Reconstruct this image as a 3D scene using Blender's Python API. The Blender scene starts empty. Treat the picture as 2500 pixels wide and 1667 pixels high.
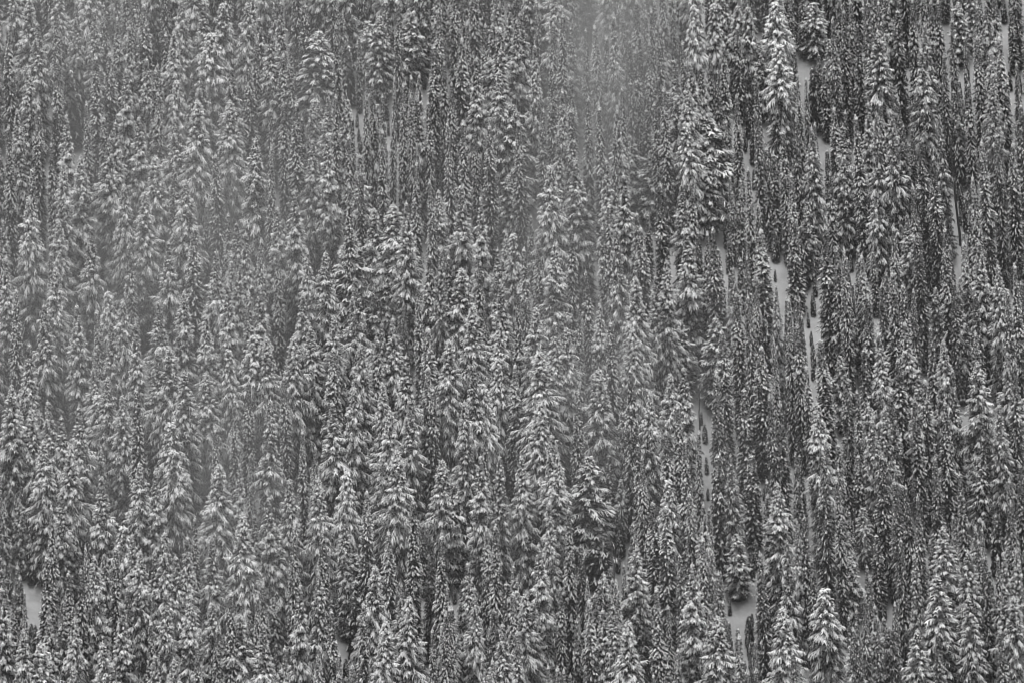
import bpy, math, random
import numpy as np
from mathutils import Vector, Euler

random.seed(7)
rng = np.random.default_rng(7)
S = bpy.context.scene
C = S.collection
R = math.radians

# ------------------------------------------------------------------ camera
PITCH = R(15.0)                      # looking slightly down across the valley
DIST = 700.0
SLOPE = math.tan(R(38.0))
FRAME_W = 139.0                     # metres of hillside across the picture
cam_data = bpy.data.cameras.new('camera')
cam_data.sensor_width = 36.0
cam_data.lens = 36.0 * DIST / FRAME_W
cam_data.clip_start = 1.0
cam_data.clip_end = 5000.0
cam = bpy.data.objects.new('camera', cam_data)
C.objects.link(cam)
CAM = np.array([0.0, -DIST * math.cos(PITCH), DIST * math.sin(PITCH)])
cam.location = CAM
cam.rotation_euler = (R(90) - PITCH, 0, 0)
S.camera = cam

# ------------------------------------------------------------------ sky and sun (overcast, black-and-white film)
SUN_EL, SUN_AZ = R(82), R(215)      # high, behind the camera, to the left
world = bpy.data.worlds.new('World')
S.world = world
world.use_nodes = True
wn, wl = world.node_tree.nodes, world.node_tree.links
wn.clear()
wo = wn.new('ShaderNodeOutputWorld')
bg = wn.new('ShaderNodeBackground')
sky = wn.new('ShaderNodeTexSky')
sky.sky_type = 'NISHITA'
sky.sun_disc = False
sky.sun_elevation = SUN_EL
sky.sun_rotation = SUN_AZ
sky.air_density = 1.0
sky.dust_density = 4.0
bw = wn.new('ShaderNodeRGBToBW')
wl.new(sky.outputs[0], bw.inputs[0])
wl.new(bw.outputs[0], bg.inputs['Color'])
bg.inputs['Strength'].default_value = 0.15
wl.new(bg.outputs[0], wo.inputs['Surface'])

sun_data = bpy.data.lights.new('sun', 'SUN')
sun_data.energy = 0.6
sun_data.angle = R(60)
sun_data.color = (1, 1, 1)
sun = bpy.data.objects.new('sun', sun_data)
sd = Vector((math.sin(SUN_AZ) * math.cos(SUN_EL), math.cos(SUN_AZ) * math.cos(SUN_EL), math.sin(SUN_EL)))
sun.rotation_euler = sd.to_track_quat('Z', 'Y').to_euler()
sun.location = (0, -200, 500)
C.objects.link(sun)

S.view_settings.view_transform = 'Standard'
S.view_settings.look = 'None'
S.view_settings.exposure = 0.62
S.view_settings.gamma = 1.0
S.view_settings.use_curve_mapping = False
S.cycles.max_bounces = 4
S.cycles.diffuse_bounces = 2
S.cycles.glossy_bounces = 1
S.cycles.transmission_bounces = 1
S.cycles.volume_bounces = 0
S.cycles.volume_step_rate = 1.0
S.cycles.volume_max_steps = 64
S.cycles.use_denoising = True
S.cycles.filter_width = 1.1

# ------------------------------------------------------------------ materials
def mat(name):
    m = bpy.data.materials.new(name)
    m.use_nodes = True
    n, l = m.node_tree.nodes, m.node_tree.links
    return m, n, l, n['Principled BSDF']

def grey_ramp(n, l, src, a, b, lo, hi):
    mr = n.new('ShaderNodeMapRange')
    mr.inputs['From Min'].default_value = lo
    mr.inputs['From Max'].default_value = hi
    mr.inputs['To Min'].default_value = a
    mr.inputs['To Max'].default_value = b
    l.new(src, mr.inputs['Value'])
    return mr.outputs[0]

def noise(n, l, scale, detail=3, rough=.6, coord='Object'):
    tc = n.new('ShaderNodeTexCoord')
    nt = n.new('ShaderNodeTexNoise')
    nt.inputs['Scale'].default_value = scale
    nt.inputs['Detail'].default_value = detail
    nt.inputs['Roughness'].default_value = rough
    l.new(tc.outputs[coord], nt.inputs['Vector'])
    return nt.outputs['Fac']

def mul(n, l, a, b):
    m = n.new('ShaderNodeMath'); m.operation = 'MULTIPLY'
    l.new(a, m.inputs[0])
    if isinstance(b, float): m.inputs[1].default_value = b
    else: l.new(b, m.inputs[1])
    return m.outputs[0]

def plain_grey(name, lo, hi, scale, rough, vary=0.0, bump=0.0, nlo=.35, nhi=.65):
    m, n, l, p = mat(name)
    f = noise(n, l, scale)
    g = grey_ramp(n, l, f, lo, hi, nlo, nhi)
    if vary:
        oi = n.new('ShaderNodeObjectInfo')
        v = grey_ramp(n, l, oi.outputs['Random'], 1 - vary, 1 + vary, 0, 1)
        g = mul(n, l, g, v)
    l.new(g, p.inputs['Base Color'])
    p.inputs['Roughness'].default_value = rough
    p.inputs['Specular IOR Level'].default_value = 0.2
    if bump:
        b = n.new('ShaderNodeBump')
        b.inputs['Strength'].default_value = bump
        b.inputs['Distance'].default_value = 0.3
        l.new(f, b.inputs['Height'])
        l.new(b.outputs[0], p.inputs['Normal'])
    return m

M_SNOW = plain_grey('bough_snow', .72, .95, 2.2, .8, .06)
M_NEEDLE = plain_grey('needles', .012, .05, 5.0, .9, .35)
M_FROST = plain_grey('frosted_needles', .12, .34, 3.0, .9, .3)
M_BARK = plain_grey('bark', .03, .10, 6.0, .95, .2)
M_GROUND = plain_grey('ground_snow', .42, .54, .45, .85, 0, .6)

# ------------------------------------------------------------------ ground
def ground_z(x, y):
    x = np.asarray(x, float); y = np.asarray(y, float)
    base = np.where(y > -230, y * SLOPE, -230 * SLOPE + (y + 230) * .0)
    # soft toe where the slope meets the valley floor
    k = 25.0
    base = -230 * SLOPE + k * np.logaddexp(0, (y * SLOPE + 230 * SLOPE) / k)
    und = 1.1 * np.sin(x * .055 + y * .02 + 1.0) + .7 * np.sin(x * .13 - y * .05) + .5 * np.sin(y * .11 + x * .03 + 2.0)
    return base + und

def add_mesh(name, verts, faces_flat, nper, mats, mat_idx=None, smooth=True):
    me = bpy.data.meshes.new(name)
    nv, nf = len(verts), len(faces_flat) // nper
    me.vertices.add(nv)
    me.vertices.foreach_set('co', np.ascontiguousarray(verts, np.float32).ravel())
    me.loops.add(nf * nper)
    me.loops.foreach_set('vertex_index', np.ascontiguousarray(faces_flat, np.int32))
    me.polygons.add(nf)
    me.polygons.foreach_set('loop_start', np.arange(0, nf * nper, nper, dtype=np.int32))
    for m in mats: me.materials.append(m)
    if mat_idx is not None:
        me.polygons.foreach_set('material_index', np.ascontiguousarray(mat_idx, np.int32))
    me.polygons.foreach_set('use_smooth', np.full(nf, smooth))
    me.update(calc_edges=True)
    me.validate()
    return me

def build_ground():
    xs = np.concatenate([np.linspace(-900, -130, 40)[:-1], np.linspace(-130, 130, 150), np.linspace(130, 900, 40)[1:]])
    ys = np.concatenate([np.linspace(-900, -150, 60)[:-1], np.linspace(-150, 150, 170), np.linspace(150, 700, 40)[1:]])
    X, Y = np.meshgrid(xs, ys)
    Z = ground_z(X, Y)
    V = np.stack([X, Y, Z], -1).reshape(-1, 3)
    nx, ny = len(xs), len(ys)
    i = (np.arange(ny - 1)[:, None] * nx + np.arange(nx - 1)[None]).ravel()
    F = np.stack([i, i + 1, i + 1 + nx, i + nx], -1).ravel()
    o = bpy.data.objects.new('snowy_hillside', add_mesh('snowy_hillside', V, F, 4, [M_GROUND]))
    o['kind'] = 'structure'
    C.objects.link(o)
build_ground()

# ------------------------------------------------------------------ branches: every finger is a drooping roof of needles with a snow ridge
STATIONS = {4: (np.array([0, .36, .74, 1.0]), np.array([.6, 1.0, .98, .42]), np.array([.5, 1, 1, .4])),
            3: (np.array([0, .55, 1.0]), np.array([.6, 1.0, .45]), np.array([.6, 1, .4]))}

def fingers(p0, d, L, W, droop, hang, snow, snowh, cover, NST=4, H=20.0):
    """returns verts (n*NST*5), quads and material index; snow is a bool per finger, cover the width share that is white"""
    ST, WP, SP = STATIONS[NST]
    n = len(L)
    up = np.array([0, 0, 1.0])
    side = np.cross(d, up)
    nrm = np.linalg.norm(side, axis=1, keepdims=True)
    side = np.where(nrm > 1e-4, side / np.maximum(nrm, 1e-4), np.array([1.0, 0, 0]))
    s = ST[None, :, None]
    c = p0[:, None] + d[:, None] * L[:, None, None] * s - up * (droop * L)[:, None, None] * s ** 2
    w = (W[:, None] * WP[None])[..., None] * .5
    w = w * rng.uniform(.75, 1.25, (n, NST, 1)) * np.where(snow, 1, .6)[:, None, None]
    hg = (hang[:, None] * WP[None])[..., None] * rng.uniform(.6, 1.4, (n, NST, 1))
    sh = (snowh[:, None] * SP[None])[..., None]
    sd = side[:, None]
    cv = cover[:, None, None]
    P = np.empty((n, NST, 5, 3))
    P[:, :, 0] = c - sd * w * 1.1 - up * hg
    P[:, :, 1] = c - sd * w * cv - up * w * .2
    P[:, :, 2] = c + up * sh
    P[:, :, 3] = c + sd * w * cv - up * w * .2
    P[:, :, 4] = c + sd * w * 1.1 - up * hg * rng.uniform(.7, 1.3, (n, NST, 1))
    P += rng.normal(0, 1, P.shape) * (W * .07)[:, None, None, None]
    V = P.reshape(-1, 3)
    base = (np.arange(n) * NST * 5)[:, None, None]
    a = (np.arange(NST - 1) * 5)[None, :, None] + np.arange(4)[None, None, :] + base
    F = np.stack([a, a + 1, a + 6, a + 5], -1).reshape(-1, 4)
    mi = np.ones((n, NST - 1, 4), int)                       # needles
    mi[:, :, 1:3] = np.where(snow[:, None, None], 0, 2)
    fro = rng.random(n) < np.clip(1.0 - 1.5 * ((H - p0[:, 2]) / H - .12), .08, .9)    # needle frost, thinned down the crown to paint in its lower shade
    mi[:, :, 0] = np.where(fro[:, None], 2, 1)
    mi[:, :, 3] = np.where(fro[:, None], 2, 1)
    return V, F, mi.reshape(-1)

def make_crown(kind, H, W, seed, load=1.0):
    """one crown, tip at z=H, lowest boughs near the ground"""
    global rng
    rng = np.random.default_rng(seed)
    rad = W * .5
    both = {4: [[] for _ in range(9)], 3: [[] for _ in range(9)]}
    def put(p, d, L, w, dr, hg, sn, sh, cv, k=4):
        P0, D, LL, WW, DR, HG, SN, SH, CV = both[k]
        P0.append(p); D.append(d / np.linalg.norm(d)); LL.append(L); WW.append(w); DR.append(dr); HG.append(hg); SN.append(sn); SH.append(sh); CV.append(cv)
    def prof(t):
        if kind == 'fir':    return (.03 + .97 * min(1, (t / .40)) ** .88) * (1 - 6 * max(0, t - .93))
        if kind == 'hemlock':return .12 + .88 * min(1, (t / .36)) ** .68
        if kind == 'dark':   return .08 + .92 * min(1, t / .55) ** .85
        return (.02 + .98 * min(1, (t / .42)) ** .95) * (1 - 5 * max(0, t - .9))
    lumps = rng.uniform(.72, 1.2, 14)
    z = H - .4
    low = {'fir': .35, 'spruce': 1.2, 'hemlock': 1.8, 'dark': 1.0}[kind]
    snow_p = {'fir': .95, 'spruce': .98, 'hemlock': 1.0, 'dark': .50}[kind]
    ph = rng.uniform(0, 6.28)
    while z > low:
        t = (H - z) / H
        lump = np.interp(t * 13, np.arange(14), lumps)
        r = rad * prof(t) * lump
        dz = {'fir': .18, 'spruce': .27, 'hemlock': .33, 'dark': .33}[kind] * (.55 + .6 * min(1, t * 4))
        nb = {'fir': 5, 'spruce': 5, 'hemlock': 5, 'dark': 5}[kind] + (1 if t > .2 else 0)
        # snow cut back down the crown, standing in for canopy shade
        sp = load * snow_p * max(.12, 1 - 1.35 * max(0, t - .32))
        ph += 2.4
        for k in range(nb):
            a = ph + k * 6.283 / nb + rng.normal(0, .28)
            L = r * rng.uniform(.7, 1.1)
            if kind in ('spruce', 'hemlock') and rng.random() < .15: L *= 1.3
            if rng.random() < .06: continue
            el = {'fir': .05 - .20 * t, 'spruce': .20 - .30 * min(1, t * 2), 'hemlock': .25 - .35 * min(1, t * 2), 'dark': .02}[kind] + rng.normal(0, .17)
            dr = {'fir': .30, 'spruce': .20, 'hemlock': .30, 'dark': .08}[kind] * rng.uniform(.6, 1.4)
            d = np.array([math.cos(a) * math.cos(el), math.sin(a) * math.cos(el), math.sin(el)])
            p = np.array([0, 0, z + rng.normal(0, .08)]) + .05 * d
            fw = {'fir': .115, 'spruce': .10, 'hemlock': .14, 'dark': .08}[kind] * (.85 + .15 * min(1, t * 3)) * (1.18 if .05 < t < .34 else 1.0)
            sh = {'fir': .075, 'spruce': .055, 'hemlock': .09, 'dark': .02}[kind]
            bs = rng.random() < sp
            cvr = {'fir': 1.0, 'spruce': 1.0, 'hemlock': 1.05, 'dark': .6}[kind]
            put(p, d, L, fw * rng.uniform(.8, 1.2), dr, fw * .8, bs, sh, cvr)
            # side sprays
            ns = int(max(1, min(16, L / {'fir': .135, 'spruce': .12, 'hemlock': .14, 'dark': .18}[kind])))
            for j in range(ns):
                s = (j + .45 + rng.uniform(-.2, .2)) / ns
                q = p + d * L * s - np.array([0, 0, dr * L * s * s])
                for sg in (-1, 1):
                    if rng.random() < .12: continue
                    b = a + sg * (rng.uniform(.5, 1.0) if kind in ('fir', 'dark') else rng.uniform(.4, .85))
                    e2 = el - dr * s * 1.6 - (rng.uniform(-.05, .3) if kind in ('fir', 'dark') else rng.uniform(-.02, .28))
                    dd = np.array([math.cos(b) * math.cos(e2), math.sin(b) * math.cos(e2), math.sin(e2)])
                    l2 = ((.20 + .34 * L * (1 - s * .75)) if kind in ('fir', 'dark') else (.18 + .32 * L * (1 - s * .75))) * rng.uniform(.7, 1.25)
                    if kind == 'fir': l2 = rng.uniform(.12, .22)
                    put(q, dd, l2, fw * rng.uniform(.6, 1.0), rng.uniform(.3, .9), fw * rng.uniform(.5, 1.1), (rng.random() < .96) if bs else (rng.random() < .15), sh * rng.uniform(.6, 1.2), cvr * rng.uniform(.7, 1.1), 3)
        z -= dz
    # leader: two or three upright stubs
    for k in range(4):
        a = k * 1.7
        put(np.array([0, 0, H - 1.0 + .1 * k]), np.array([.07 * math.cos(a), .07 * math.sin(a), 1.0]), .75, .11, 0.0, .04, True, .03, 1.0)
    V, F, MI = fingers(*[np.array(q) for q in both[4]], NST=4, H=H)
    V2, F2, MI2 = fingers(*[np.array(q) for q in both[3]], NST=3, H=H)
    F = np.concatenate([F, F2 + len(V)]); V = np.concatenate([V, V2]); MI = np.concatenate([MI, MI2])
    # inner twigs and shaded needles: small dark blades spread through the crown
    n = int(1400 + 190 * H)
    t = rng.uniform(.03, .97, n)
    zz = H * (1 - t)
    rr = rad * np.array([prof(x) for x in t]) * rng.uniform(.05, .72, n)
    an = rng.uniform(0, 6.283, n)
    ctr = np.stack([rr * np.cos(an), rr * np.sin(an), zz - rr * .4], -1)
    out = np.stack([np.cos(an), np.sin(an), rng.uniform(-1.4, -.3, n)], -1)
    out /= np.linalg.norm(out, axis=1, keepdims=True)
    tg = np.stack([-np.sin(an), np.cos(an), rng.uniform(-.4, .4, n)], -1)
    sz = rng.uniform(.09, .22, n)[:, None]
    B = np.stack([ctr - tg * sz * .6, ctr + tg * sz * .6, ctr + tg * sz * .35 + out * sz * 1.6, ctr - tg * sz * .3 + out * sz * 1.3], 1).reshape(-1, 3)
    b0 = len(V)
    BF = (np.arange(n)[:, None] * 4 + np.arange(4)[None] + b0)
    V = np.concatenate([V, B]); F = np.concatenate([F, BF]); MI = np.concatenate([MI, np.where(rng.random(n) < np.clip(.75 - 1.3 * t, .05, .6), 2, 1)])  # blade frost thinned downward too, so lower needles carry the crown's shade
    # never dip below the ground
    V[:, 2] = np.maximum(V[:, 2], .02 + .1 * rng.random(len(V)))
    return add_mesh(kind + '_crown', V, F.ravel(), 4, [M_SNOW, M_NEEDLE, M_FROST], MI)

def make_trunk(H, r0, lean=0.0, name='trunk', rings=7):
    V, F = [], []
    for i in range(rings):
        f = i / (rings - 1)
        r = r0 * (1 - f) ** .8 + .015
        for k in range(8):
            a = k * math.pi / 4
            V.append((r * math.cos(a) + lean * f * f, r * math.sin(a), f * H - (.6 if i == 0 else 0)))
    for i in range(rings - 1):
        for k in range(8):
            F += [i * 8 + k, i * 8 + (k + 1) % 8, (i + 1) * 8 + (k + 1) % 8, (i + 1) * 8 + k]
    return add_mesh(name, np.array(V), np.array(F), 4, [M_BARK])

# variants: (kind, nominal height, nominal crown width)
VARIANTS = {'fir': [], 'spruce': [], 'hemlock': [], 'dark': []}
SPEC = {'fir': [(22, 1.7), (21, 1.95), (23, 2.2), (22, 2.5), (14, 1.6), (4.5, 1.1)],
        'spruce': [(22, 3.1), (21, 3.7), (23, 4.2), (22, 4.8), (22, 5.4), (14, 3.1)],
        'hemlock': [(18, 4.2), (19, 4.6), (18, 5.0)],
        'dark': [(17, 3.1), (18, 3.6)]}
sd_ = 100
for kd, lst in SPEC.items():
    for (h, w) in lst:
        for load in ((1.0, .62) if kd == 'fir' and h > 16 else ((1.0, .7) if kd == 'spruce' and w < 4.4 and h > 16 else (1.0,))):
            sd_ += 1
            VARIANTS[kd].append(dict(H=h, W=w, load=load, crown=make_crown(kd, h, w, sd_, load), trunk=make_trunk(h * .97, .12 + h * .008)))
rng = np.random.default_rng(11)

# ------------------------------------------------------------------ air: one closed box of thin even haze round everything
def haze_box():
    x0, x1, y0, y1, z0, z1 = -905, 905, -905, 705, -186, 560
    V = np.array([(x, y, z) for x in (x0, x1) for y in (y0, y1) for z in (z0, z1)], float)
    F = np.array([0,1,3,2, 4,6,7,5, 0,4,5,1, 2,3,7,6, 0,2,6,4, 1,5,7,3])
    m = bpy.data.materials.new('haze_air'); m.use_nodes = True
    n, l = m.node_tree.nodes, m.node_tree.links; n.clear()
    o = n.new('ShaderNodeOutputMaterial'); v = n.new('ShaderNodeVolumePrincipled')
    v.inputs['Color'].default_value = (.9, .9, .9, 1)
    v.inputs['Density'].default_value = HAZE
    v.inputs['Anisotropy'].default_value = 0.0
    l.new(v.outputs[0], o.inputs['Volume'])
    ob = bpy.data.objects.new('haze', add_mesh('haze', V, F, 4, [m], smooth=False)); ob['kind'] = 'stuff'
    C.objects.link(ob)
HAZE = 0.00004
haze_box()
# ------------------------------------------------------------------ the stand of trees
# x y width seen-height kind, as read off enlarged tiles of the hillside (2.8 units to a picture point); these are turned into real spots on the slope below
TILES = {
 (0, 0): """200 -20 200 380 S|255 150 150 300 S|55 170 100 280 F|385 30 80 350 F|520 0 100 180 S|640 60 110 260 S|800 110 100 260 F|980 20 130 360 F|890 170 90 260 S|1135 215 100 300 F|1190 200 160 250 S|1240 -20 170 250 S|1390 0 140 230 S|1440 215 210 480 H|1520 20 170 330 H|1690 10 180 150 S|200 470 160 280 S|390 400 90 300 F|480 420 120 260 F|655 370 100 350 F|745 350 130 320 F|865 460 120 340 S|1000 390 120 280 S|1060 470 110 260 F|1205 540 140 280 H|1385 480 140 240 S|1310 500 90 200 F|1580 450 150 260 S|1700 400 110 300 F|115 745 140 330 S|60 840 80 400 F|265 715 110 400 F|370 730 100 300 F|455 770 120 350 S|590 690 70 500 F|625 660 110 300 S|710 790 110 300 F|790 820 130 300 S|960 670 80 200 F|950 790 130 330 S|1080 620 110 300 F|1200 790 170 300 S|1350 680 230 560 S|1570 680 200 520 S|1745 940 190 500 S|350 970 90 450 F|430 1100 150 480 S|220 1140 110 430 F|550 1060 170 250 S|750 920 160 300 S|1060 1060 210 480 S|1190 1110 100 250 F|1270 1220 200 350 S|850 1250 180 320 S|990 1300 190 450 S|1470 1050 120 400 F|200 1330 200 520 S""",
 (620, 0): """110 200 140 400 S|350 30 110 360 F|445 200 230 560 S|560 150 80 400 F|640 270 100 500 F|780 140 150 250 H|860 100 150 500 S|1070 80 180 500 S|900 0 90 200 F|985 0 70 200 F|1260 60 80 350 F|1520 380 120 350 S|1420 250 130 250 F|1230 300 100 450 F|1680 470 180 300 S|1680 180 150 260 F|1760 700 240 520 S|200 360 120 330 F|250 280 70 200 F|20 270 80 350 F|115 740 60 250 F|200 700 80 500 F|290 690 100 450 F|720 250 62 570 F|765 480 70 700 F|810 560 80 600 F|400 955 130 400 S|500 900 120 350 S|560 640 70 500 F|960 520 70 350 F|1020 560 70 350 F|1070 640 70 400 F|1190 680 80 500 F|1300 420 80 350 F|1350 560 80 300 F|1110 1090 80 350 F|1320 830 90 400 F|1430 820 90 350 F|1550 1330 110 230 S|1420 1260 140 300 S|1610 850 110 500 F|120 980 70 400 F|280 1290 130 270 S|650 1250 80 250 F|820 1420 190 350 S|950 1390 280 400 S|1040 1370 130 200 S|1740 1190 140 370 S|880 880 70 300 F|1200 1230 70 300 F""",
 (1240, 0): """60 130 100 250 S|195 0 60 200 F|310 150 80 300 F|375 80 80 300 F|430 180 120 300 S|590 160 110 400 F|670 240 80 400 F|780 30 80 200 F|720 100 110 300 S|830 270 60 300 F|880 0 100 250 F|875 340 80 350 F|965 280 90 300 F|1040 180 90 300 F|1140 390 130 230 S|1270 20 150 400 H|1400 20 130 350 H|1570 20 160 250 S|1640 30 150 350 S|1565 170 80 350 F|1475 280 80 350 F|1380 360 70 300 F|1430 470 80 350 F|1710 270 130 380 S|1250 400 130 250 S|1320 420 110 250 S|300 440 100 250 F|370 610 100 250 S|430 520 90 300 F|550 660 80 500 F|780 590 70 300 F|835 550 80 350 F|1060 580 80 350 F|745 740 110 300 S|1000 690 80 300 F|945 740 90 350 F|730 830 70 400 F|1150 640 130 300 H|1230 560 160 350 S|1220 850 170 450 H|1370 790 280 700 S|1560 630 80 500 F|1485 810 90 350 F|1690 480 60 250 F|1700 760 90 600 F|830 920 170 330 S|980 1020 170 400 S|670 1080 110 400 S|460 1090 170 400 S|290 1130 220 350 S|70 830 100 300 F|430 740 90 300 F|340 900 80 300 F|240 740 80 300 F|625 720 90 400 F|1045 1020 90 250 F|1040 1240 110 330 F|790 1180 140 300 S|690 1380 90 180 F|880 1440 110 150 S|1190 1240 130 320 S|1250 1220 80 340 F|1350 1060 170 400 S|1640 1130 70 350 F|1590 1220 70 300 F|1710 1370 100 200 F""",
 (1860, 0): """90 0 200 250 H|350 10 180 420 H|560 60 90 450 F|480 110 90 400 F|650 150 70 350 F|720 0 90 200 F|795 0 80 350 F|790 200 190 400 S|925 60 100 500 F|1030 0 90 450 F|1200 0 90 350 F|1110 160 120 300 S|1090 350 150 600 S|1340 10 160 300 S|1295 130 60 300 F|1390 250 50 500 F|1465 30 80 200 F|1470 240 90 450 F|1530 20 130 300 S|1590 -60 120 220 F|1620 240 120 650 F|1560 340 120 500 S|1700 60 70 250 F|1240 370 70 450 F|115 290 200 420 H|240 490 60 250 F|350 440 90 400 F|430 450 80 500 F|300 520 50 300 F|490 720 110 700 F|570 750 80 350 F|640 780 90 300 F|550 850 120 500 S|725 690 110 300 S|805 690 80 300 F|780 760 100 400 S|880 740 130 300 S|935 690 60 280 F|340 860 130 600 S|230 800 80 450 F|140 880 80 450 F|80 1040 90 500 F|30 1000 90 500 F|465 1160 80 400 F|560 1060 130 400 S|780 920 90 350 F|960 970 150 450 D|1090 940 110 400 F|1170 1060 110 500 F|1210 780 90 600 S|1310 620 80 400 F|1340 800 100 450 F|1410 560 80 650 F|1500 950 110 550 F|1570 500 100 400 S|1600 900 100 600 F|1710 960 110 600 F|1440 1190 90 370 F|670 1230 110 330 S|620 1230 80 330 F|780 1310 150 300 H|310 1370 110 200 S|200 1180 80 380 F|1030 1260 90 300 F|1770 700 80 600 F|880 560 110 350 D|1740 420 90 300 F""",
 (0, 550): """35 210 110 400 S|110 430 100 400 F|345 180 70 200 F|400 -40 170 350 S|625 -10 130 400 S|380 280 190 400 S|300 530 150 450 S|525 530 130 520 S|735 445 150 250 H|840 500 190 350 S|760 650 130 400 S|925 660 120 300 S|1090 510 150 450 S|1150 100 140 400 S|1260 440 170 450 S|1405 600 150 450 S|1480 160 150 300 S|1330 0 150 300 F|1630 200 100 350 S|1560 380 130 350 S|1680 40 120 350 S|1700 440 110 350 F|1160 830 240 560 S|1070 860 150 400 S|1260 990 180 500 S|1405 1000 200 500 S|1470 870 120 150 H|1560 840 150 350 H|1740 740 230 450 H|735 1030 170 400 S|670 1150 200 400 H|835 1150 170 450 S|1170 1340 200 250 H|215 1240 200 350 S|80 1080 180 350 S|420 1290 150 280 S|535 1230 150 300 S|930 1110 120 400 F|880 120 90 400 F|660 570 90 350 F|200 800 130 350 S|330 1180 150 300 S|480 1480 190 400 S|300 1460 180 400 S|1470 1370 80 200 F|1600 1180 80 380 F|1700 1050 90 500 F""",
 (620, 550): """50 90 110 300 F|360 160 140 300 S|490 180 200 450 S|670 60 260 320 S|915 180 190 400 S|840 300 210 450 S|690 350 150 350 S|690 570 70 250 F|45 400 140 300 S|335 470 150 300 S|545 610 170 300 S|385 680 180 250 S|730 800 180 350 S|845 770 120 280 S|950 620 160 450 S|1040 870 160 450 S|1200 200 130 520 S|1280 150 90 280 S|1330 200 100 300 F|1420 290 260 600 S|1500 540 220 420 S|1690 390 160 400 S|1680 660 160 350 S|1120 380 70 350 F|1025 520 100 300 D|1190 700 140 300 F|1330 780 200 500 S|1550 240 80 250 F|1575 510 60 250 F|90 760 190 450 S|270 750 200 450 S|545 820 140 500 F|110 1190 150 380 S|205 1020 90 400 F|330 1390 70 200 F|535 1200 170 370 S|690 1090 190 470 S|880 1070 160 350 S|930 1250 190 300 S|1060 1180 140 400 S|1190 960 120 350 F|1220 1100 100 350 F|1500 940 160 350 S|1560 1070 180 450 H|1670 900 160 400 H|1440 1200 150 400 S|1580 1400 70 170 F|160 150 70 350 F|250 100 60 350 F""",
 (1240, 550): """320 120 190 480 S|435 0 90 450 F|70 430 70 350 F|110 150 90 450 F|210 100 90 400 F|530 310 90 400 F|625 530 140 350 S|700 650 110 400 F|650 0 90 300 F|740 10 120 250 S|760 230 170 400 S|870 340 200 450 S|905 0 130 330 F|1080 220 150 400 S|1010 330 140 500 S|1220 20 150 450 S|1170 640 170 400 S|1400 0 120 600 F|1560 460 110 500 F|1640 470 80 400 F|1700 350 70 400 F|1730 20 150 450 F|1630 200 60 250 F|190 560 200 400 S|400 690 200 450 S|320 650 140 200 S|220 850 270 560 S|220 1200 220 350 S|620 970 220 400 S|850 690 200 400 S|840 960 100 250 F|970 1130 160 420 S|1110 1000 180 420 S|1420 620 180 500 S|1460 700 110 600 F|1420 1000 110 560 F|1730 820 150 450 F|1615 1110 110 450 F|1160 1210 90 340 F|1305 1390 55 150 F|480 1120 90 300 F|790 1070 80 400 F|300 1420 160 150 S|890 1470 90 100 F|1210 1440 90 120 F|1080 1390 110 180 F|50 940 110 500 F|1200 950 130 400 S""",
 (1860, 550): """210 0 110 500 F|270 0 110 500 F|95 390 80 420 S|185 490 80 500 F|240 670 90 500 F|80 770 70 350 F|430 0 130 500 F|510 140 90 250 F|560 150 90 250 F|480 330 210 430 S|400 770 120 500 F|680 190 100 400 F|720 470 100 400 F|820 400 90 300 F|900 0 100 300 F|890 300 110 350 F|965 390 120 350 F|800 720 130 350 S|700 840 120 350 F|980 650 110 400 S|1035 430 80 350 F|930 900 120 450 F|1060 50 110 400 F|1150 680 80 400 F|1240 760 160 450 S|1250 0 90 350 F|1310 370 80 300 F|1380 100 100 450 F|1480 90 120 450 S|1610 250 160 400 S|1680 430 80 450 F|1460 450 90 350 F|1350 470 110 250 S|1460 700 90 400 F|1070 960 140 300 S|1470 900 200 450 S|1110 1030 120 500 F|1620 1200 130 360 S|1300 960 100 400 F|1250 1180 110 380 F|1500 1270 90 300 F|375 1200 180 360 S|300 950 90 550 F|120 1200 130 360 F|50 1160 90 400 F|570 1000 100 500 F|650 1120 70 400 F|530 880 150 300 S|1040 1160 90 350 F|880 1100 110 400 F|1730 250 80 450 F|1720 900 100 600 F|840 1230 120 300 S|760 180 80 290 F""",
 (0, 1107): """330 -60 180 450 H|955 50 180 500 S|1060 100 110 300 S|1190 -40 200 400 H|1360 0 60 450 F|1500 60 240 350 S|1640 50 90 250 S|1710 0 50 400 F|220 450 80 500 F|350 350 70 450 F|60 750 45 200 F|600 460 60 300 F|905 530 110 250 S|1125 530 160 300 S|1060 660 130 350 S|1200 690 160 350 S|1280 550 120 300 S|1450 560 150 380 S|1660 400 230 600 S|320 680 130 500 F|550 790 90 450 F|585 620 70 300 F|640 690 170 500 S|790 630 100 450 F|960 650 160 350 S|880 910 60 400 F|1130 930 120 250 S|340 1100 150 350 S|430 990 120 300 S|160 1190 160 350 S|165 930 50 300 F|280 1280 250 300 S|510 1120 170 400 S|500 1440 170 130 S|700 1280 180 280 S|835 1010 120 350 S|770 1430 140 140 S|1060 1370 120 200 S|1190 1390 180 170 S|1030 1130 80 300 F|1450 1010 180 500 S|1480 1180 70 350 F|1350 1290 80 250 F|1300 960 160 300 S|1640 1090 250 480 S|1700 1060 140 300 S|1580 930 90 300 F|1760 960 70 200 F|10 900 120 500 S|240 1160 50 200 F""",
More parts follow.
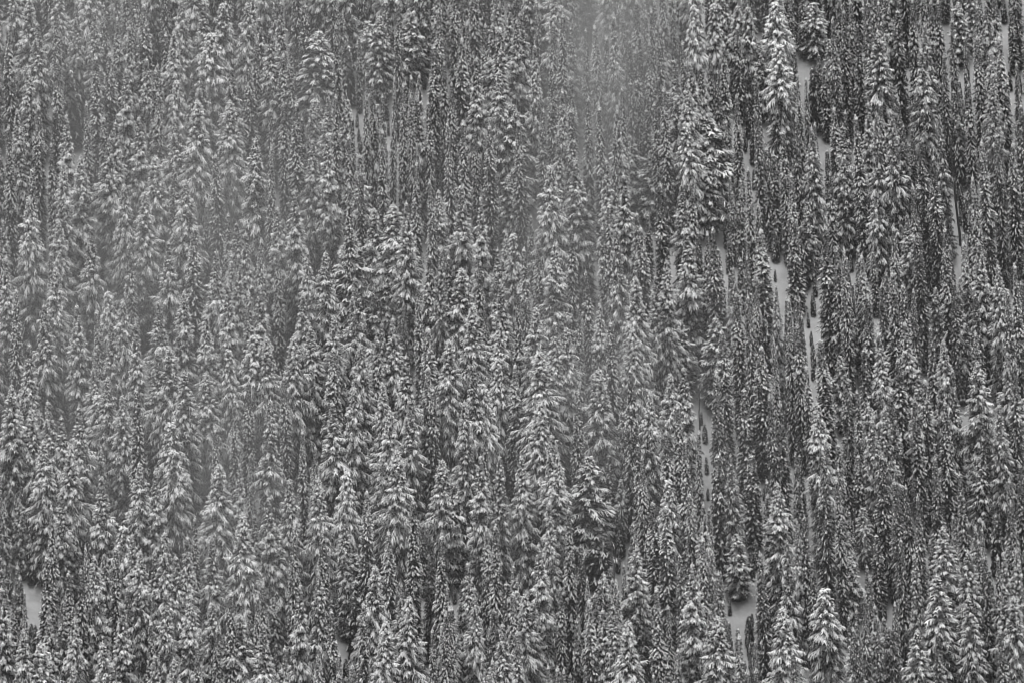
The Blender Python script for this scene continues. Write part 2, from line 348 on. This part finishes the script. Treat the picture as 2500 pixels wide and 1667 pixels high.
 (620, 1107): """240 170 180 400 S|100 280 120 300 S|155 490 200 500 S|440 160 190 420 S|635 110 160 300 H|615 390 100 280 S|690 670 180 330 S|770 240 110 450 F|980 -30 210 500 S|920 520 120 450 F|1370 180 180 500 S|1290 30 200 400 S|1550 0 130 500 S|1680 0 120 300 S|275 470 90 450 F|320 870 120 400 S|470 490 100 450 F|440 800 130 400 S|830 750 210 500 S|680 950 80 500 F|750 1010 100 500 F|900 1130 220 420 S|1060 970 230 560 S|1120 590 60 400 F|1090 300 90 400 F|1280 550 90 350 F|1460 730 110 250 S|1510 900 110 350 S|1590 490 90 500 F|1650 480 90 400 F|1310 1070 80 400 F|1430 850 150 350 D|20 960 70 400 F|60 880 80 450 F|60 1150 160 400 S|1630 1390 90 170 F|1560 1380 110 180 S|1700 1150 150 400 S|1770 940 80 400 F|1640 1060 170 350 D|1220 560 100 300 D|440 1300 100 250 F""",
 (1240, 1107): """90 0 170 450 S|340 0 160 400 S|550 0 240 620 S|690 0 90 400 F|770 170 110 250 H|915 0 80 300 F|1100 170 170 350 H|280 310 100 300 S|415 360 80 500 F|450 400 110 700 F|620 480 130 400 F|880 620 160 300 S|990 320 120 450 F|1080 340 130 700 F|1240 260 100 500 F|1520 0 110 500 S|1430 0 120 450 F|1660 0 120 500 F|1560 540 170 640 S|1260 740 140 500 S|1330 560 90 400 F|1720 660 110 700 F|115 950 200 500 S|35 950 80 500 F|60 1200 90 400 F|550 980 110 500 F|820 1130 230 440 S|790 740 50 350 F|1015 910 90 500 F|1095 1030 60 400 F|1090 1420 160 150 S|1380 1060 140 300 S|1430 1100 240 460 S|1650 1300 70 200 D|275 1440 60 130 F|170 1000 170 300 D|350 600 130 400 D|900 850 200 400 D""",
 (1860, 1107): """100 190 190 450 S|430 910 220 500 H|140 1040 240 500 S|510 150 70 400 F|240 450 90 350 S|290 420 80 400 F|170 580 110 450 S|420 0 120 450 F|655 0 100 500 F|690 360 110 300 H|820 0 110 500 F|980 190 90 400 F|905 160 100 400 F|1065 270 90 400 F|910 560 90 450 F|950 560 80 450 F|1235 470 190 500 S|1195 810 240 600 S|1305 400 60 400 F|1405 640 170 500 S|1040 660 110 400 S|1060 1180 200 400 S|1410 950 170 500 S|1520 680 80 500 F|1650 880 130 250 S|1720 960 200 500 S|1740 640 110 300 S|1490 0 130 450 S|695 920 70 500 F|600 690 120 450 S|1180 0 100 500 F|1350 100 80 500 F|1700 300 80 400 F|1630 1180 90 380 F|780 540 90 350 F|870 1160 180 300 D|820 1010 50 200 F|1200 1180 110 380 F|210 1340 80 220 F|1600 390 80 350 F""",
}
# open snow between the trees, same units
GAPS = {
 (620, 0): ["690 600 745 560 745 700 742 850 735 1000 720 1130 700 1000 690 850", "890 700 950 690 945 900 910 970 895 850", "1140 620 1190 590 1180 650 1160 740", "330 830 370 830 360 920 340 890"],
 (0, 0): ["500 1040 560 1020 550 1080 500 1120", "1620 370 1665 360 1650 400 1625 400"],
 (1240, 0): ["1600 840 1670 830 1672 1150 1695 1400 1660 1250 1610 1200 1593 1000", "905 1430 945 1440 930 1490 910 1470", "1690 180 1740 200 1730 260 1700 240", "485 1080 525 1080 520 1120 490 1120"],
 (1860, 0): ["230 420 290 460 296 680 270 600 250 500", "400 900 425 1000 430 1170 400 1150", "1590 150 1640 60 1695 70 1670 170 1650 280 1600 220", "1325 410 1385 390 1385 600 1335 540", "1250 200 1282 200 1270 360 1245 330", "1420 330 1450 330 1445 480 1425 480", "1670 570 1785 500 1760 700 1730 830 1690 680", "965 940 1020 930 1020 1000 980 970", "1300 1270 1380 1270 1388 1565 1340 1565 1310 1400"],
 (620, 550): ["768 760 792 760 812 820 790 865 770 820", "1680 30 1705 0 1700 100 1695 200 1700 280 1685 200"],
 (1240, 550): ["1440 110 1500 60 1490 200 1530 350 1590 390 1600 450 1540 370 1470 310 1445 200", "998 80 1035 80 1035 175 1003 160", "1270 1200 1292 1200 1300 1390 1275 1380", "1305 1300 1372 1400 1362 1565 1290 1565 1280 1400"],
 (1860, 550): ["62 170 92 170 95 330 150 320 150 500 162 600 120 540 80 400", "318 450 382 400 380 540 350 700 350 900 362 1150 330 1100 308 1000 330 850 288 720 320 650", "588 210 642 260 622 400 600 380", "750 490 802 460 787 640 800 700 770 720 755 600", "480 1220 542 1180 542 1300 530 1500 515 1560 508 1400 490 1300", "1340 0 1405 0 1390 80 1350 110", "1308 320 1352 280 1340 430 1318 400", "1385 1220 1412 1215 1402 1300 1388 1300"],
 (0, 1107): ["140 930 200 910 216 1000 232 1110 208 1080 160 990", "208 1180 242 1160 237 1300 213 1310", "1395 350 1440 350 1422 430 1395 400"],
 (620, 1107): ["548 1310 612 1300 616 1400 662 1490 650 1565 608 1545 590 1400 560 1380", "1200 520 1262 470 1272 530 1220 572", "150 1430 212 1450 190 1490 160 1470", "1340 1000 1400 990 1390 1080 1350 1080"],
 (1240, 1107): ["1335 100 1388 90 1382 200 1362 400 1348 430 1328 200", "1420 520 1482 470 1470 520 1430 562", "728 460 772 470 768 700 792 730 832 720 810 800 780 950 728 900 718 700", "543 870 578 870 578 1000 548 950", "1488 1010 1532 930 1552 1000 1552 1300 1530 1250 1500 1100", "1668 720 1702 720 1692 900 1684 1100 1690 1300 1640 1440 1600 1400 1588 1280 1640 1200 1670 1060 1640 950", "1583 360 1612 330 1612 450 1590 430", "1708 220 1752 210 1742 400 1720 370", "1363 660 1387 660 1375 775"],
 (1860, 1107): ["638 790 692 740 682 850 645 865", "718 1010 752 1010 745 1110", "838 1060 892 1040 887 1180 840 1185", "1568 710 1602 700 1590 800 1585 960 1565 850", "272 1450 302 1440 322 1500 322 1560 288 1530", "663 1060 692 1100 682 1340 665 1300", "3 230 22 300 12 480"],
}
KIND = {'F': 'fir', 'S': 'spruce', 'H': 'hemlock', 'D': 'dark'}
PXM = FRAME_W / 2500.0             # metres per picture point at the aim distance
cp, sp = math.cos(PITCH), math.sin(PITCH)

def ray(px, py):
    x = (px - 1250) * PXM; v = (833.5 - py) * PXM
    d = np.array([x, DIST * cp + v * sp, -DIST * sp + v * cp])
    return d / np.linalg.norm(d)

def gz(x, y): return float(ground_z(x, y))

def spot(px, py, H):
    """where a tree of height H must stand for its tip to be seen there"""
    d = ray(px, py); a, b = 450.0, 950.0
    for _ in range(26):
        m = .5 * (a + b); p = CAM + d * m
        if p[2] - H > gz(p[0], p[1]): a = m
        else: b = m
    p = CAM + d * a
    return float(p[0]), float(p[1])

def to_px(x, y, z):
    r = np.array([x, y, z]) - CAM
    depth = r[1] * cp - r[2] * sp
    v = r[1] * sp + r[2] * cp
    return 1250 + r[0] / depth * DIST / PXM, 833.5 - v / depth * DIST / PXM

Q = 4                               # bookkeeping grid: 4 picture points per cell, with a margin
MX, MY = 500, 320
GW, GH = (2500 + 2 * MX) // Q, (1667 + MY + 560) // Q
gap = np.zeros((GH, GW), bool)

def fill_poly(pts, arr):
    pts = [((x + MX) / Q, (y + MY) / Q) for x, y in pts]
    ys = [p[1] for p in pts]
    for r in range(max(0, int(min(ys))), min(GH, int(max(ys)) + 1)):
        yy = r + .5; xs = []
        for i in range(len(pts)):
            (x0, y0), (x1, y1) = pts[i], pts[(i + 1) % len(pts)]
            if (y0 <= yy) != (y1 <= yy): xs.append(x0 + (yy - y0) / (y1 - y0) * (x1 - x0))
        xs.sort()
        for a, b in zip(xs[::2], xs[1::2]): arr[r, max(0, int(a)):int(b + .99)] = True

gap_centres = []

for (ox, oy), polys in GAPS.items():
    for s in polys:
        v = [float(q) / 2.8 for q in s.split()]
        pts = [(ox + v[i], oy + v[i + 1]) for i in range(0, len(v), 2)]
        fill_poly(pts, gap)
        gap_centres.append((sum(p[0] for p in pts) / len(pts), sum(p[1] for p in pts) / len(pts), max(p[1] for p in pts) - min(p[1] for p in pts)))

gap = gap & np.roll(gap, 1, 1)
def prof_w(kind, t):
    if kind == 'fir': return .06 + .94 * np.minimum(1, t / .40) ** .85
    if kind == 'hemlock': return .20 + .80 * np.minimum(1, t / .36) ** .62
    if kind == 'dark': return .08 + .92 * np.minimum(1, t / .55) ** .85
    return .04 + .96 * np.minimum(1, t / .42) ** .9

def rows(T):
    """silhouette of a tree as grid rows"""
    (tx, ty), (bx, by) = T['tip'], T['foot']
    r0, r1 = int((ty + MY) / Q), int((by + MY) / Q)
    r = np.arange(max(0, r0), min(GH, r1))
    if len(r) == 0: return []
    t = ((r + .5) * Q - MY - ty) / max(1, by - ty)
    t = np.clip(t, 0, 1)
    cx = tx + (bx - tx) * t
    hw = prof_w(T['kind'], t) * T['W'] / PXM * .5
    a = np.clip(((cx - hw + MX) / Q).astype(int), 0, GW); b = np.clip(((cx + hw + MX) / Q + 1).astype(int), 0, GW)
    return list(zip(r.tolist(), a.tolist(), b.tolist()))

def plan(px, py, W, H, kind, lean):
    """lean: sideways shift of the tip per metre of height"""
    x, y = spot(px, py, H * .995)
    x -= lean * H
    z = gz(x, y)
    T = dict(kind=kind, W=W, H=H, x=x, y=y, z=z, lean=lean, tip=(px, py))
    T['foot'] = to_px(x, y, z)
    T['rows'] = rows(T)
    return T

def lean_at(px):
    # trees towards the right side lean a little to the left
    f = min(1, max(0, (px - 900) / 1400.0))
    return -.075 * f + random.gauss(0, .012)

trees = []
seen = []
for (ox, oy), txt in TILES.items():
    for rec in txt.split('|'):
        a = rec.split()
        px, py, w, h = ox + float(a[0]) / 2.8, oy + float(a[1]) / 2.8, float(a[2]) / 2.8, float(a[3]) / 2.8
        kd = KIND[a[4]]
        if any(abs(px - q[0]) < 13 and abs(py - q[1]) < 22 for q in seen): continue
        seen.append((px, py))
        W = w * PXM * {'fir': 1.1, 'spruce': 1.28, 'hemlock': 1.12, 'dark': 1.1}[kd]
        H0 = {'fir': 22.0, 'spruce': 22.0, 'hemlock': 19.0, 'dark': 17.0}[kd] * random.uniform(.88, 1.12)
        if w < 22 and kd == 'fir': H0 *= .8
        if w < 19 and h < 90: H0 = 5.5
        ln = lean_at(px)
        best = None
        for k in (1.0, .88, .76, .64, .54, .45):
            T = plan(px, py, W, H0 * k, kd, ln)
            c = sum(int(gap[r, p:q].sum()) for r, p, q in T['rows'])
            if best is None or c < best[0] - 3: best = (c, T)
            if c < 5: break
        T = best[1]
        if best[0] > 45 and w > 22:
            T2 = plan(px, py, W * .75, T['H'], kd, ln)
            T = T2
        T['seen_h'] = h * 1.0
        T['hero'] = True
        trees.append(T)

# which hero owns each cell of its seen part, and how far down the slope it stands
own_foot = np.full((GH, GW), -1e9)
cover = np.zeros((GH, GW), bool)
for T in trees:
    lim = (T['tip'][1] + min(T['seen_h'] * .8, 150) + MY) / Q
    for r, a, b in T['rows']:
        cover[r, a:b] = True
        if r < lim: own_foot[r, a:b] = np.maximum(own_foot[r, a:b], T['foot'][1])

posx = [T['x'] for T in trees]; posy = [T['y'] for T in trees]
inx = (slice((MY - 40) // Q, (MY + 1667 + 20) // Q), slice((MX - 60) // Q, (MX + 2500 + 60) // Q))
def try_fill(px, py, in_view, slack=4, least=18, gmax=9):
    r_ = random.random()
    f = min(1, max(0, (px - 300) / 1800.0))
    pf = .36 + .42 * f
    kd = 'fir' if r_ < pf else ('spruce' if r_ < pf + .50 * (1 - f * .45) - .03 else random.choice(['hemlock', 'dark', 'dark', 'spruce']))
    if kd == 'fir': W, H = random.uniform(1.4, 2.1), random.uniform(16, 23)
    elif kd == 'spruce': W, H = random.uniform(2.5, 3.8), random.uniform(16, 23)
    elif kd == 'hemlock': W, H = random.uniform(3.2, 4.2), random.uniform(14, 18)
    else: W, H = random.uniform(2.4, 3.4), random.uniform(12, 17)
    if random.random() < .16: H *= .6; W *= .75
    T = plan(px, py, W, H, kd, lean_at(px))
    if not T['rows']: return None
    new = tot = bad = g = 0
    fy = T['foot'][1]
    for r, a, b in T['rows']:
        tot += b - a
        g += int(gap[r, a:b].sum())
        if g > gmax: return None
        seg = own_foot[r, a:b]
        bad += int(((seg > -1e8) & (seg < fy)).sum())
        new += int((~cover[r, a:b]).sum())
    if bad > slack: return None
    if in_view and new < least: return None
    if min((T['x'] - x) ** 2 + (T['y'] - y) ** 2 for x, y in zip(posx, posy)) < (.9 if in_view else 3.2) ** 2: return None
    return T

def accept(T):
    T['hero'] = False
    for r, a, b in T['rows']: cover[r, a:b] = True
    posx.append(T['x']); posy.append(T['y']); trees.append(T)

for it in range(6400):
    if it % 400 == 0:
        sub = (~cover & ~gap)[inx]
        ys_, xs_ = np.nonzero(sub)
        if len(ys_) < 300: break
    k = random.randrange(len(ys_))
    cx = (xs_[k] + inx[1].start) * Q - MX; cy = (ys_[k] + inx[0].start) * Q - MY
    if cover[ys_[k] + inx[0].start, xs_[k] + inx[1].start]: continue
    T = try_fill(cx + random.uniform(-8, 8), cy - random.choice((random.uniform(5, 60), random.uniform(30, 260))), True, *((4, 18) if it < 4400 else (16, 7, 13)))
    if T: accept(T)
# young firs standing in the open snow
gy_, gx_ = np.nonzero(gap)
for it in range(130):
    k = random.randrange(len(gy_))
    fx, fy = gx_[k] * Q - MX, gy_[k] * Q - MY
    H = random.choice((random.uniform(1.6, 3.2), random.uniform(2.5, 5.5)))
    T = plan(fx, fy - H / PXM * cp, H * random.uniform(.2, .28), H, 'fir', lean_at(fx))
    if min((T['x'] - x) ** 2 + (T['y'] - y) ** 2 for x, y in zip(posx, posy)) < 1.1 ** 2: continue
    accept(T)
    if sum(1 for q in trees if q['H'] < 5.6) > 60: break
print('trees traced and filled', len(trees), 'uncovered', int((~cover & ~gap)[inx].sum()))
# the forest goes on beyond the frame
for it in range(2600):
    px = random.uniform(-420, 2920); py = random.uniform(-300, 2000)
    if -40 < px < 2540 and -40 < py < 1690: continue
    T = try_fill(px, py, False)
    if T:
        T['margin'] = True; accept(T)
print('with margin', len(trees))

# what each tree shows in the picture: paint from far to near
order = sorted(range(len(trees)), key=lambda i: trees[i]['foot'][1])
ids = np.full((GH, GW), -1, int)
for i in order:
    for r, a, b in trees[i]['rows']: ids[r, a:b] = i
view = ids[MY // Q:(MY + 1667) // Q, MX // Q:(MX + 2500) // Q]
cnt = np.bincount(view[view >= 0].ravel(), minlength=len(trees))
for i, T in enumerate(trees): T['shows'] = int(cnt[i])

KN = {'fir': 'fir_tree', 'spruce': 'spruce_tree', 'hemlock': 'hemlock_tree', 'dark': 'dark_conifer'}
CAT = {'fir': 'fir tree', 'spruce': 'spruce tree', 'hemlock': 'hemlock tree', 'dark': 'conifer'}
GRP = {'fir': 'narrow snow-dotted firs on the hillside', 'spruce': 'broad drooping spruces on the hillside', 'hemlock': 'round-topped snow-laden hemlocks on the hillside', 'dark': 'dark conifers with little snow on the hillside'}
LIMIT = 296
for T in trees:
    v = VARIANTS[T['kind']]
    want = T['W'] / T['H']
    dry = random.random() < .08 + .72 * min(1, max(0, (T['tip'][0] - 1500) / 800.0)) ** .8 * (.55 + .45 * min(1, max(0, T['tip'][1] / 1300.0)))
    c = sorted(range(len(v)), key=lambda j: abs(v[j]['W'] / v[j]['H'] - want) + random.random() * .035 + abs(v[j]['H'] - T['H']) * .012 + (.05 if (v[j]['load'] < .9) != dry else 0))
    T['var'] = c[0]
    T['rz'] = random.uniform(0, 6.283)
    # lean: rotate about y so that the tip moves sideways by lean*H; turn about the tree's own axis first
    T['ry'] = math.atan(T['lean']); T['rx'] = random.gauss(0, .012)

def rot_of(T):
    m = Euler((T['rx'], T['ry'], 0)).to_matrix() @ Euler((0, 0, T['rz'])).to_matrix()
    return m.to_euler()

single, rest = [], []
for kd in VARIANTS:
    g = sorted([T for T in trees if T['kind'] == kd], key=lambda T: -T['shows'])
    g1 = [T for T in g[:LIMIT] if T['shows'] >= 6]
    single += g1; k1 = set(id(T) for T in g1)
    rest += [T for T in g if id(T) not in k1]
print('tris', sum(len(v['crown'].polygons) * 2 for q in VARIANTS.values() for v in q)); print('single', len(single), 'rest', len(rest))

ONES = 'nought one two three four five six seven eight nine ten eleven twelve thirteen fourteen fifteen sixteen seventeen eighteen nineteen'.split()
TENS = '. . twenty thirty forty fifty sixty seventy eighty ninety'.split()
def say(v):
    v = int(v)
    return ONES[v] if v < 20 else ('a hundred' if v == 100 else TENS[v // 10] + ('-' + ONES[v % 10] if v % 10 else ''))
used = set()
def label_of(T):
    px, py = T['tip']; k = T['kind']
    ww = T['W'] / T['H']
    if k == 'fir': look = 'slim' if ww < .10 else ('stout' if ww > .135 else 'narrow')
    elif k == 'spruce': look = 'slender' if ww < .18 else ('very broad' if ww > .26 else 'broad')
    elif k == 'hemlock': look = 'round-topped snow-laden'
    else: look = 'dark thinly snowed'
    size = 'tiny young ' if T['H'] < 3.3 else ('small ' if T['H'] < 9 else '')
    noun = {'fir': 'snow-dotted fir', 'spruce': 'drooping spruce', 'hemlock': 'hemlock', 'dark': 'conifer'}[k]
    near = ''
    d = sorted((abs(gx - px) + max(0, abs(gy - (py + 120)) - gh / 2 - 60) * .7, gx) for gx, gy, gh in gap_centres)[0]
    if d[0] < 45: near = ' beside open snow'
    x, y = min(99, max(0, px / 25.0)), min(99, max(0, py / 16.67))
    lean_ = ' leaning left' if T['lean'] < -.05 else ''
    forms = [look, look + ' upright' if not lean_ else look, ('taller ' if T['H'] > 21 else 'shorter ') + look, 'fuller ' + look if ww > .15 else 'thinner ' + look]
    s = None
    for dx, dy in ((0, 0), (1, 0), (0, 1), (-1, 0), (0, -1), (1, 1), (-1, -1)):
        X, Y = say(min(99, max(0, round(x) + dx))), say(min(99, max(0, round(y) + dy)))
        for lk in forms:
            body = '%s%s %s%s' % (size, lk, noun, near)
            place = (', crown cut by the top edge, %s percent across' % X) if py < -8 else (', tip %s percent across, %s percent down' % (X, Y))
            if body + place not in used: s = body + place; break
        if s: break
    used.add(s)
    return s

def put_tree(T):
    v = VARIANTS[T['kind']][T['var']]
    root = bpy.data.objects.new(KN[T['kind']], None)
    root.empty_display_size = .5
    root.location = (T['x'], T['y'], T['z'] - .05)
    root.rotation_euler = rot_of(T)
    root.scale = (T['W'] / v['W'], T['W'] / v['W'], T['H'] / v['H'])
    root['label'] = label_of(T); root['category'] = CAT[T['kind']]; root['group'] = GRP[T['kind']]
    C.objects.link(root)
    for nm in ('crown', 'trunk'):
        o = bpy.data.objects.new(nm, v[nm])
        o.parent = root
        C.objects.link(o)
        v.setdefault(nm + '_ob', o)
for T in single: put_tree(T)

# every variant needs at least one standing tree as model for the far-off wood
# ------------------------------------------------------------------ the rest of the wood: one mass, grown by geometry nodes from the standing trees' crowns and trunks
def build_rest():
    lst = [(kd, j) for kd in VARIANTS for j in range(len(VARIANTS[kd])) if 'crown_ob' in VARIANTS[kd][j]]
    num = {q: i for i, q in enumerate(lst)}
    R_ = []
    for T in rest:
        if (T['kind'], T['var']) not in num:
            T['var'] = next(j for kd, j in lst if kd == T['kind'])
        R_.append(T)
    me = bpy.data.meshes.new('background_forest')
    me.from_pydata([(T['x'], T['y'], T['z'] - .05) for T in R_], [], [])
    def attr(name, typ, field, vals):
        a = me.attributes.new(name, typ, 'POINT'); a.data.foreach_set(field, np.ascontiguousarray(vals).ravel())
    attr('turn', 'FLOAT_VECTOR', 'vector', np.array([tuple(rot_of(T)) for T in R_], np.float32))
    sc = []
    for T in R_:
        v = VARIANTS[T['kind']][T['var']]
        sc.append((T['W'] / v['W'], T['W'] / v['W'], T['H'] / v['H']))
    attr('size', 'FLOAT_VECTOR', 'vector', np.array(sc, np.float32))
    attr('pick', 'INT', 'value', np.array([num[(T['kind'], T['var'])] for T in R_], np.int32))
    o = bpy.data.objects.new('background_forest', me)
    o['kind'] = 'stuff'
    o['label'] = 'remaining snowy conifers filling the hillside between and beyond the nearer trees'
    C.objects.link(o)
    ng = bpy.data.node_groups.new('grow_forest', 'GeometryNodeTree')
    ng.interface.new_socket('Geometry', in_out='INPUT', socket_type='NodeSocketGeometry')
    ng.interface.new_socket('Geometry', in_out='OUTPUT', socket_type='NodeSocketGeometry')
    n, l = ng.nodes, ng.links
    gi, go = n.new('NodeGroupInput'), n.new('NodeGroupOutput')
    def named(t, nm):
        q = n.new('GeometryNodeInputNamedAttribute'); q.data_type = t; q.inputs['Name'].default_value = nm
        return q.outputs['Attribute']
    rot, siz, pick = named('FLOAT_VECTOR', 'turn'), named('FLOAT_VECTOR', 'size'), named('INT', 'pick')
    e2r = n.new('FunctionNodeEulerToRotation'); l.new(rot, e2r.inputs[0])
    join = n.new('GeometryNodeJoinGeometry')
    for nm in ('crown_ob', 'trunk_ob'):

        for q in reversed(lst):
            oi = n.new('GeometryNodeObjectInfo')
            oi.inputs['Object'].default_value = VARIANTS[q[0]][q[1]][nm]
            oi.inputs['As Instance'].default_value = True
            oi.transform_space = 'ORIGINAL'


            models.setdefault(nm, []).append(oi)
        jm = n.new('GeometryNodeJoinGeometry')
        for oi in models[nm]: l.new(oi.outputs['Geometry'], jm.inputs[0])

        ip = n.new('GeometryNodeInstanceOnPoints')
        l.new(gi.outputs[0], ip.inputs['Points'])
        l.new(jm.outputs[0], ip.inputs['Instance'])
        ip.inputs['Pick Instance'].default_value = True
        l.new(pick, ip.inputs['Instance Index'])
        l.new(e2r.outputs[0], ip.inputs['Rotation'])
        l.new(siz, ip.inputs['Scale'])
        l.new(ip.outputs[0], join.inputs[0])
    l.new(join.outputs[0], go.inputs[0])
    md = o.modifiers.new('forest', 'NODES'); md.node_group = ng
models = {}
build_rest()

# ------------------------------------------------------------------ drifting mist among the trees: a slab of air lying on the slope, uneven inside
ANG = math.atan(SLOPE)
def on_slab(px, py, h):
    """slope coordinates (across, up the slope, above it) of what is seen there"""
    d = ray(px, py); nrm = np.array([0, -math.sin(ANG), math.cos(ANG)])
    t = (h - CAM @ nrm) / (d @ nrm); p = CAM + d * t
    return float(p[0]), float(p[1] * math.cos(ANG) + p[2] * math.sin(ANG)), h
# picture point, size across / up the slope / thickness (m), density
PUFFS = [(1530, 150, 14, 30, 22, .030), (1440, 420, 12, 34, 20, .020), (1500, 20, 30, 20, 24, .012),
         (640, 620, 13, 34, 20, .011), (120, 900, 34, 44, 24, .016), (480, 1200, 16, 28, 20, .018),
         (1440, 880, 12, 26, 18, .016), (60, 60, 60, 60, 26, .010), (250, 330, 70, 60, 24, .005), (100, 700, 60, 70, 24, .008),
         (1330, 620, 30, 60, 18, .007), (760, 200, 40, 40, 20, .006), (1250, 620, 8, 22, 18, .012), (1000, 900, 70, 60, 22, .0035), (1600, 1010, 30, 30, 18, .004)]
def mist():
    m = bpy.data.materials.new('mist'); m.use_nodes = True
    n, l = m.node_tree.nodes, m.node_tree.links; n.clear()
    out = n.new('ShaderNodeOutputMaterial'); v = n.new('ShaderNodeVolumePrincipled')
    v.inputs['Color'].default_value = (.95, .95, .95, 1)
    tc = n.new('ShaderNodeTexCoord')
    total = None
    for px, py, rx, ry, rz, dens in PUFFS:
        x, s, h = on_slab(px, py, 13)
        mp = n.new('ShaderNodeMapping'); mp.vector_type = 'TEXTURE'
        mp.inputs['Location'].default_value = (x, s, h); mp.inputs['Scale'].default_value = (rx, ry, rz)
        l.new(tc.outputs['Object'], mp.inputs['Vector'])
        g = n.new('ShaderNodeTexGradient'); g.gradient_type = 'SPHERICAL'
        l.new(mp.outputs[0], g.inputs[0])
        pw = n.new('ShaderNodeMath'); pw.operation = 'MULTIPLY'; l.new(g.outputs['Fac'], pw.inputs[0]); pw.inputs[1].default_value = dens * .55
        if total is None: total = pw.outputs[0]
        else:
            ad = n.new('ShaderNodeMath'); ad.operation = 'ADD'; l.new(total, ad.inputs[0]); l.new(pw.outputs[0], ad.inputs[1]); total = ad.outputs[0]
    ad = n.new('ShaderNodeMath'); ad.operation = 'ADD'; l.new(total, ad.inputs[0]); ad.inputs[1].default_value = .0005; total = ad.outputs[0]
    mp = n.new('ShaderNodeMapping'); mp.inputs['Scale'].default_value = (.06, .025, .05); mp.inputs['Rotation'].default_value = (0, 0, .2)
    l.new(tc.outputs['Object'], mp.inputs['Vector'])
    nt = n.new('ShaderNodeTexNoise'); nt.inputs['Scale'].default_value = 1.0; nt.inputs['Detail'].default_value = 3; nt.inputs['Distortion'].default_value = .6
    l.new(mp.outputs[0], nt.inputs['Vector'])
    fac = grey_ramp(n, l, nt.outputs['Fac'], .35, 1.7, .34, .68)
    l.new(mul(n, l, total, fac), v.inputs['Density'])
    l.new(v.outputs[0], out.inputs['Volume'])
    x0, x1, y0, y1, z0, z1 = -150, 150, -140, 190, -4, 38
    V = np.array([(x, y, z) for x in (x0, x1) for y in (y0, y1) for z in (z0, z1)], float)
    F = np.array([0,1,3,2, 4,6,7,5, 0,4,5,1, 2,3,7,6, 0,2,6,4, 1,5,7,3])
    ob = bpy.data.objects.new('mist', add_mesh('mist', V, F, 4, [m], smooth=False)); ob['kind'] = 'stuff'
    ob['label'] = 'pale mist drifting between the trees at left and top centre'
    ob.rotation_euler = (ANG, 0, 0)
    C.objects.link(ob)
mist()

# ------------------------------------------------------------------ dead standing trunks, bare of needles
def snag(px, py, qx, qy, name_label, r0=.16, twigs=14):
    """a bare stem whose foot is seen at (qx, qy) and whose broken top is seen at (px, py)"""
    d = ray(qx, qy); a, b = 450.0, 950.0
    for _ in range(30):
        m = .5 * (a + b); p = CAM + d * m
        if p[2] > gz(p[0], p[1]): a = m
        else: b = m
    foot = CAM + d * a
    H = (qy - py) * PXM / cp
    lx = (px - qx) * PXM
    root = bpy.data.objects.new('dead_tree', None)
    root.location = foot; root.rotation_euler = (0, math.atan2(lx, H), 0)
    root['label'] = name_label; root['category'] = 'dead tree'; root['group'] = 'dead trunks standing among the firs'
    C.objects.link(root)
    L_ = math.hypot(H, lx)
    V, F = [], []
    for i in range(9):
        f = i / 8; r = r0 * (1 - .72 * f)
        ox, oy = .05 * math.sin(i * 1.7), .05 * math.cos(i * 2.3)
        for k in range(8):
            an = k * math.pi / 4
            V.append((ox + r * math.cos(an), oy + r * math.sin(an), -.4 + (L_ + .4) * f))
    for i in range(8):
        for k in range(8): F += [i * 8 + k, i * 8 + (k + 1) % 8, (i + 1) * 8 + (k + 1) % 8, (i + 1) * 8 + k]
    o = bpy.data.objects.new('trunk', add_mesh('dead_trunk', np.array(V), np.array(F), 4, [M_BARK])); o.parent = root; C.objects.link(o)
    V, F = [], []
    for q in range(twigs):
        z = L_ * random.uniform(.25, .97); an = random.uniform(0, 6.28); ln = random.uniform(.25, .9) * (1.1 - z / L_ * .6)
        dx, dy, dz = math.cos(an), math.sin(an), random.uniform(-.6, .1)
        b = len(V)
        for s, w in ((0, .03), (1, .01)):
            for k in range(4):
                u = k * math.pi / 2
                V.append((dx * ln * s - dy * w * math.cos(u), dy * ln * s + dx * w * math.cos(u), z + dz * ln * s + w * math.sin(u)))
        for k in range(4): F += [b + k, b + (k + 1) % 4, b + 4 + (k + 1) % 4, b + 4 + k]
    o = bpy.data.objects.new('twigs', add_mesh('dead_twigs', np.array(V), np.array(F), 4, [M_BARK])); o['kind'] = 'stuff'; o.parent = root; C.objects.link(o)
for s_ in [
    (2307, 300, 2345, 600, 'long bare dark trunk leaning left beside the snow gap at upper right', .2, 10),
    (875, 300, 876, 358, 'thin bare stem standing in the narrow snow strip left of top centre', .09, 5),
    (1826, 310, 1824, 360, 'short bare stem at the top of the snow gap right of top centre', .1, 4),
    (1495, 1300, 1502, 1445, 'slender bare dead stem in the lower snow gap right of centre', .08, 10),
    (1705, 920, 1708, 1050, 'thin dark dead trunk above the long snow chute', .11, 6),
    (2140, 600, 2143, 700, 'dark branchless trunk between firs at right, a third of the way down', .16, 3),
    (1866, 1180, 1866, 1290, 'bare twiggy dead trunk by the snow, lower right of centre', .1, 16),
    (2083, 1240, 2088, 1370, 'dark dead trunk with few twigs at lower right', .14, 6),
    (1517, 1240, 1516, 1360, 'thick dark broken trunk in the snow gap right of centre', .2, 8),
    (1832, 1500, 1826, 1610, 'small spindly dead fir in the snow at the bottom right of centre', .08, 22)]:
    snag(*s_)
